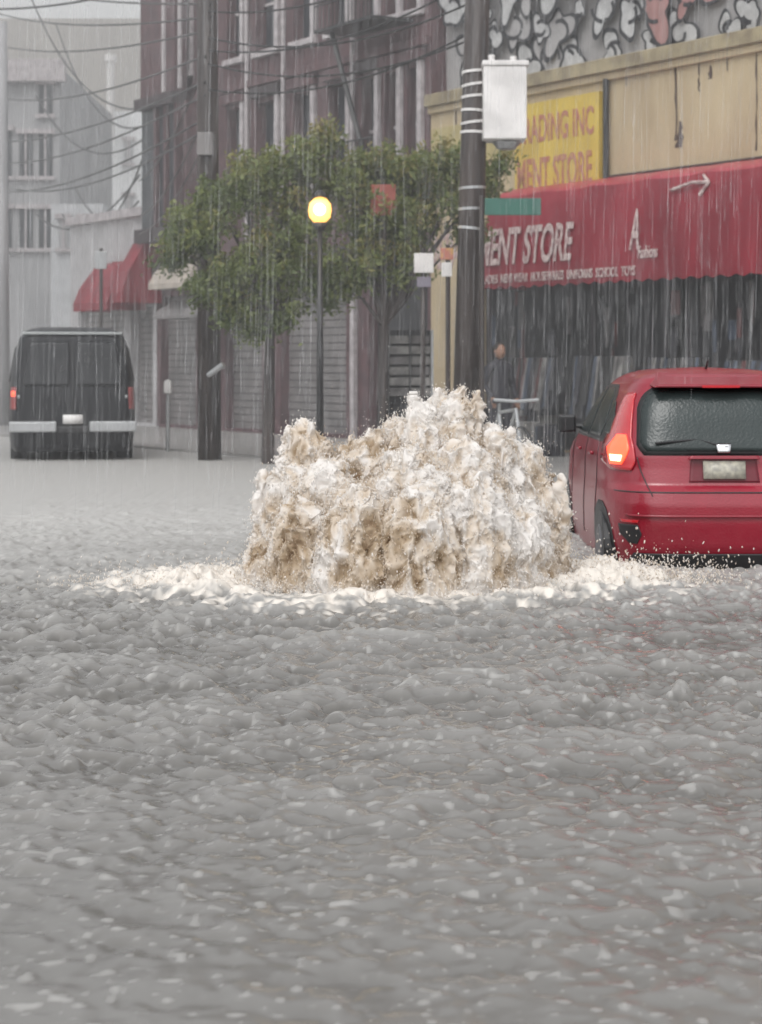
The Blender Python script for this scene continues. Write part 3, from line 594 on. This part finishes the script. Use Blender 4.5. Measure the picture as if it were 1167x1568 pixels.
post('pedestrian_signal',155,40,[(146,164,385,412,M_steel)],380)
r_=empty('parking_meter'); d=33; mb=MB(); mb.cyl((X(257,d),d,0),(X(257,d),d,1.0),.035,.03,M_steel,10); mb.box(X(257,d)-.06,X(257,d)+.06,d-.07,d+.07,.98,1.15,M_white); mb.cyl((X(257,d),d-.068,1.15),(X(257,d),d+.068,1.15),.059,.059,M_white,14); mb.obj('meter',r_,bevel=.01)
r_=empty('newspaper_rack'); d=30; mb=MB()
for i in range(6):
    for j in range(2): mb.box(X(597+j*33,d),X(626+j*33,d),d,d+.4,Z(606-i*16,d),Z(594-i*16,d),cols[3] if (i+j)%3 else cols[0])
mb.box(X(594,d),X(664,d),d+.42,d+.46,0,Z(505,d),M_dark)
for px in (594,662): mb.box(X(px,d)-.02,X(px,d)+.02,d-.02,d+.42,0.03,Z(505,d),M_steel)
mb.obj('rack',r_)
def bike(): 
    r_=empty('parked_bicycle'); mb=MB(); d=26; cx=X(745,d)
    for k in (0,1):
        c=Vector((cx+k*.35,d-.6-k*.95,.36)); 
        dirv=Vector((.35,-.95,0)).normalized()
        pts=[c+dirv*.33*math.cos(t)+Vector((0,0,.33*math.sin(t))) for t in np.linspace(0,6.283,21)]; mb.tube(pts,.022,M_blk); 
        for t in np.linspace(0,3.14,6): mb.cyl(c-dirv*.32*math.cos(t)-Vector((0,0,.32*math.sin(t))),c+dirv*.32*math.cos(t)+Vector((0,0,.32*math.sin(t))),.004,.004,M_steel,4)
    a=Vector((cx,d-.6,.36));b=Vector((cx+.35,d-1.55,.36)); m1=a.lerp(b,.42)-Vector((0,0,.05)); seat=a.lerp(b,.33)+Vector((0,0,.5)); hd=a.lerp(b,.85)+Vector((0,0,.55))
    for p_,q_ in ((a,m1),(m1,seat),(a,seat),(seat,hd),(m1,hd),(hd,b)): mb.cyl(p_,q_,.022,.022,M_steel,8)
    mb.cyl(seat,seat+Vector((0,0,.12)),.02,.02,M_steel,8); mb.box(seat.x-.09,seat.x+.09,seat.y-.12,seat.y+.12,seat.z+.12,seat.z+.17,M_blk); mb.tube([hd+Vector((-.28,.05,.12)),hd+Vector((0,0,.1)),hd+Vector((.28,.05,.12))],.02,M_steel); mb.obj('frame_and_wheels',r_)
bike()
# ---------------- bystander sheltering under the awning
def person(px,d,yaw,coat,trou):
    root=empty('person'); root.location=(X(px,d),d,.03); root.rotation_euler=(0,0,yaw)
    V=[(0,0,.93),(0,0,1.12),(0,.01,1.32),(0,.02,1.44),(0,.0,1.52),(-.18,.02,1.40),(-.24,.03,1.13),(-.20,-.13,.96),(.18,.02,1.40),(.25,.04,1.13),(.22,-.10,.94),
       (-.09,0,.88),(-.11,-.02,.50),(-.12,.03,.08),(-.13,-.13,.04),(.09,0,.88),(.12,.0,.50),(.14,.05,.08),(.15,-.11,.04)]
    E=[(0,1),(1,2),(2,3),(3,4),(3,5),(5,6),(6,7),(3,8),(8,9),(9,10),(0,11),(11,12),(12,13),(13,14),(0,15),(15,16),(16,17),(17,18)]
    Rr=[(.16,.11),(.14,.10),(.17,.11),(.10,.08),(.055,.055),(.075,.07),(.052,.05),(.036,.036),(.075,.07),(.052,.05),(.036,.036),(.10,.10),(.068,.07),(.045,.05),(.04,.035),(.10,.10),(.068,.07),(.045,.05),(.04,.035)]
    me=bpy.data.meshes.new('body'); me.from_pydata(V,E,[]); ob=bpy.data.objects.new('body',me); S.collection.objects.link(ob); ob.parent=root
    ob.modifiers.new('k','SKIN'); 
    for i,q in enumerate(me.skin_vertices[0].data): q.radius=Rr[i]; q.use_root=(i==0)
    s2=ob.modifiers.new('s','SUBSURF'); s2.levels=2; s2.render_levels=2
    dg=bpy.context.evaluated_depsgraph_get(); m2=bpy.data.meshes.new_from_object(ob.evaluated_get(dg)); ob.modifiers.clear(); ob.data=m2
    m2.materials.clear(); m2.materials.append(coat); m2.materials.append(trou)
    for p_ in m2.polygons: p_.use_smooth=True; p_.material_index=1 if p_.center[2]<.88 else 0
    skin=mat('skin',(.35,.2,.14),.5) if 'skin' not in bpy.data.materials else bpy.data.materials['skin']
    hair=mat('hair',(.02,.015,.012),.6) if 'hair' not in bpy.data.materials else bpy.data.materials['hair']
    V,Fx=blobs(np.array([[0,-.01,1.63]]),np.array([.1]),IV2,IF2,jit=0,sz=np.array([[.78,.95,1.18]])); npmesh('head',V,Fx,skin,parent=root)
    V,Fx=blobs(np.array([[0,.018,1.665]]),np.array([.1]),IV2,IF2,jit=.03,sz=np.array([[.86,.98,1.0]])); npmesh('hair_cap',V,Fx,hair,parent=root)
    V,Fx=blobs(np.array([[0,-.108,1.62],[-.083,0,1.63],[.083,0,1.63]]),np.array([.016,.018,.018]),IV2,IF2,jit=0,sz=np.array([[.8,1,1.4],[.4,1,1.5],[.4,1,1.5]])); npmesh('nose_and_ears',V,Fx,skin,parent=root)
    V,Fx=blobs(np.array([[-.03,-.092,1.65],[.03,-.092,1.65],[0,-.098,1.58]]),np.array([.01,.01,.02]),IV2,IF2,jit=0,sz=np.array([[1.2,.6,.6],[1.2,.6,.6],[1.1,.4,.25]])); npmesh('eyes_and_mouth',V,Fx,hair,parent=root)
    for sx_,wr in ((-1,(-.20,-.13,.96)),(1,(.22,-.10,.94))):
        mb=MB(); w=Vector(wr); dr=Vector((0,-.45,-.9)).normalized(); mb.cyl(w,w+dr*.09,.03,.036,skin,8)
        for k in range(4):
            b_=w+dr*.085+Vector(((k-1.5)*.017,0,0)); kn=b_+dr*(.04+.004*(k in(1,2))); mb.cyl(b_,kn,.009,.008,skin,6); mb.cyl(kn,kn+Vector((0,.012,-.032)),.008,.006,skin,6)
        mb.cyl(w+dr*.03,w+dr*.07+Vector((-sx_*.04,-.01,0)),.010,.008,skin,6); mb.obj('hand_'+('left' if sx_<0 else 'right'),root,True)
person(765,28.3,.5,mat('dark_jacket',(.04,.04,.05),.7),mat('dark_trousers',(.03,.03,.04),.8))
# ---------------- trees
lfm=bpy.data.materials.new('foliage'); lfm.use_nodes=True; nt=lfm.node_tree; b=nt.nodes['Principled BSDF']; b.inputs['Roughness'].default_value=.5
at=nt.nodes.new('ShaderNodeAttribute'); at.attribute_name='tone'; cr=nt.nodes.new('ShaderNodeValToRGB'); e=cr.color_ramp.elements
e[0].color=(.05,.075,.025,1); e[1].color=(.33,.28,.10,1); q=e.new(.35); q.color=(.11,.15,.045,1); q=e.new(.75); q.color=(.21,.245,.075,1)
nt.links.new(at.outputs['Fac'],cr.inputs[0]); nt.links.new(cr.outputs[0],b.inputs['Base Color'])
tr_=nt.nodes.new('ShaderNodeBsdfTranslucent'); nt.links.new(cr.outputs[0],tr_.inputs[0]); ms=nt.nodes.new('ShaderNodeMixShader'); ms.inputs[0].default_value=.4
nt.links.new(b.outputs[0],ms.inputs[1]); nt.links.new(tr_.outputs[0],ms.inputs[2]); nt.links.new(ms.outputs[0],nt.nodes['Material Output'].inputs[0])
def tree(base,d,clumps,nleaf,yel=0,leaf=.05):
    r_=empty('street_tree'); mb=MB(); bx=X(base,d); 
    cs_=[(X(a,d),d+dy,Z(b_,d),R_) for a,b_,R_,dy in clumps]
    fork=Vector((bx+.03,d,Z(500,d)))
    mb.tube([(bx,d,-.1),(bx+.02,d,1.0),tuple(fork)],lambda p:.10-.02*max(p[2],0)/1.5,M_pole,10)
    for c in cs_:
        c_=Vector(c[:3]); mid=fork.lerp(c_,.5)+Vector((rng.uniform(-.08,.08),0,.12)); mb.cyl(fork,mid,.035,.022,M_pole,7); mb.cyl(mid,c_,.022,.008,M_pole,6)
        for k in range(4): q_=c_+Vector(rng.normal(0,c[3]*.5,3)); mb.cyl(mid.lerp(c_,rng.uniform(0,.8)),q_,.010,.003,M_pole,5)
    mb.obj('trunk_and_limbs',r_)
    tot=sum(c[3]**2 for c in cs_); P_=[];T_=[]
    for c in cs_:
        n_=int(nleaf*c[3]**2/tot); 
        ntw=max(10,n_//38); dr=rng.normal(0,1,(ntw,3)); dr/=np.linalg.norm(dr,axis=1)[:,None]; rr=c[3]*rng.uniform(.25,1.15,ntw)**.7
        tw=np.array(c[:3])+dr*rr[:,None]*np.array([1,1,.85]); ti=rng.integers(0,ntw,n_); tt=rng.uniform(0,1,ntw)
        p_=tw[ti]+rng.normal(0,1,(n_,3))*np.array([.075,.075,.06])-np.array([0,0,1])*rng.exponential(.05,n_)[:,None]
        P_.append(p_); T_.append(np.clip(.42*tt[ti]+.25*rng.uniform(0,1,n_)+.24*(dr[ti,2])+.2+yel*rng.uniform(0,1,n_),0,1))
    P_=np.vstack(P_);T_=np.concatenate(T_);n_=len(P_)
    a=rng.normal(0,1,(n_,3));a/=np.linalg.norm(a,axis=1)[:,None]; b2=np.cross(a,rng.normal(0,1,(n_,3)));b2/=np.linalg.norm(b2,axis=1)[:,None]
    s1_=leaf*rng.uniform(.6,1.3,(n_,1)); s2_=s1_*.42
    V=np.stack([P_-a*s1_,P_+b2*s2_,P_+a*s1_,P_-b2*s2_],1).reshape(-1,3); Q=np.arange(n_*4).reshape(-1,4)
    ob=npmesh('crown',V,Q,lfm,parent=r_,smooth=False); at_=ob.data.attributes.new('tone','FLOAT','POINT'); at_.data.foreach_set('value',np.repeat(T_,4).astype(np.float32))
tree(410,29,[(370,280,.55,0),(300,350,.5,0),(262,385,.33,.1),(330,430,.45,-.1),(400,400,.62,0),(455,340,.55,.1),(440,260,.48,0),(360,470,.38,0),(420,470,.46,.1),(490,410,.45,0),(470,235,.3,0),(320,295,.3,.2),(390,500,.26,.1)],21000)
tree(585,29.3,[(530,265,.45,0),(580,250,.42,.2),(640,265,.45,0),(560,320,.5,-.1),(630,340,.5,.1),(690,300,.42,0),(690,240,.3,.1),(560,400,.45,0),(620,400,.36,0),(500,210,.28,0),(745,280,.3,0),(775,245,.2,0),(720,350,.24,.1),(520,440,.34,0)],17000,yel=.18)
# ---------------- rain
def rain(name,n_,fx,w0,w1,l0_,l1_,m):
    c=fx(n_); w=rng.uniform(w0,w1,n_); l=rng.uniform(l0_,l1_,n_); sl_=rng.normal(.02,.02,n_)
    V=[]
    for k in range(3):
        t=k*2.094; V.append(c+np.stack([w*math.cos(t),w*math.sin(t),0*w],1))
    for k in range(3):
        t=k*2.094; V.append(c+np.stack([w*math.cos(t)*.4+l*sl_,w*math.sin(t)*.4,l],1))
    V=np.stack(V,1).reshape(-1,3); base=np.arange(n_)[:,None]*6
    Q=np.concatenate([base+np.array([[0,1,4,3]]),base+np.array([[1,2,5,4]]),base+np.array([[2,0,3,5]])]); return npmesh(name,V,Q,m)
rmat=bpy.data.materials.new('rain_streak'); rmat.use_nodes=True; nt=rmat.node_tree; b=nt.nodes['Principled BSDF']; b.inputs['Base Color'].default_value=(.8,.81,.83,1); b.inputs['Roughness'].default_value=.4
nn=nt.nodes.new('ShaderNodeTexNoise'); nn.inputs['Scale'].default_value=4; tc=nt.nodes.new('ShaderNodeTexCoord'); nt.links.new(tc.outputs['Object'],nn.inputs[0]); mr=nt.nodes.new('ShaderNodeMapRange'); mr.inputs[1].default_value=.35; mr.inputs[2].default_value=.7; mr.inputs[3].default_value=.01; mr.inputs[4].default_value=.13; nt.links.new(nn.outputs[0],mr.inputs[0]); nt.links.new(mr.outputs[0],b.inputs['Alpha'])
def f1(n_):
    yy=rng.uniform(14.5,34,n_); return np.stack([rng.uniform(-.24,.24,n_)*yy,yy,rng.uniform(.1,8,n_)],1)
rain('rain',7000,f1,.0025,.0055,.3,1.1,rmat)
def f2(n_):
    s_=rng.uniform(aR,aL,n_); p_=O[None]+U[None]*s_[:,None]+N2[None]*(1.0+rng.uniform(0,.05,n_))[:,None]; return np.stack([p_[:,0],p_[:,1],rng.uniform(.1,2.4,n_)],1)
rain('awning_drips',500,f2,.004,.011,.2,.9,rmat)
# ---------------- haze
hz=bpy.data.materials.new('rain_haze'); hz.use_nodes=True; nt=hz.node_tree; nt.nodes.clear(); o_=nt.nodes.new('ShaderNodeOutputMaterial'); vs=nt.nodes.new('ShaderNodeVolumeScatter'); vs.inputs['Color'].default_value=(.98,.985,1,1); vs.inputs['Density'].default_value=.010; vs.inputs['Anisotropy'].default_value=.2; nt.links.new(vs.outputs[0],o_.inputs['Volume'])
mb=MB(); mb.box(-60,60,15.5,150,.2,40,hz); mb.obj('rain_mist')
# ---------------- world, sun, camera
w=bpy.data.worlds.new('World'); S.world=w; w.use_nodes=True; nt=w.node_tree; bg=nt.nodes['Background']
sk=nt.nodes.new('ShaderNodeTexSky'); sk.sky_type='NISHITA'; sk.sun_disc=False; sk.sun_elevation=math.radians(55); sk.sun_rotation=math.radians(200); sk.air_density=1.3; sk.dust_density=3; sk.ozone_density=1
hs=nt.nodes.new('ShaderNodeHueSaturation'); hs.inputs['Saturation'].default_value=.10; hs.inputs['Value'].default_value=1.68; nt.links.new(sk.outputs[0],hs.inputs['Color']); nt.links.new(hs.outputs[0],bg.inputs[0]); bg.inputs[1].default_value=.15
sl_=bpy.data.lights.new('sun','SUN'); sl_.energy=.55; sl_.angle=math.radians(25); sl_.color=(1,.98,.95); so=bpy.data.objects.new('sun',sl_); S.collection.objects.link(so); so.rotation_euler=(math.radians(35),0,math.radians(-20))
cam=bpy.data.cameras.new('camera'); co_=bpy.data.objects.new('camera',cam); S.collection.objects.link(co_); S.camera=co_
co_.location=(0,0,CH); co_.rotation_euler=(math.radians(90),0,0); cam.sensor_fit='HORIZONTAL'; cam.sensor_width=36; cam.lens=36*F/1167; cam.shift_y=-229/1167; cam.clip_end=3000
cam.dof.use_dof=True; cam.dof.focus_distance=9.5; cam.dof.aperture_fstop=5.6
S.view_settings.view_transform='Standard'; S.view_settings.look='None'; S.view_settings.exposure=0
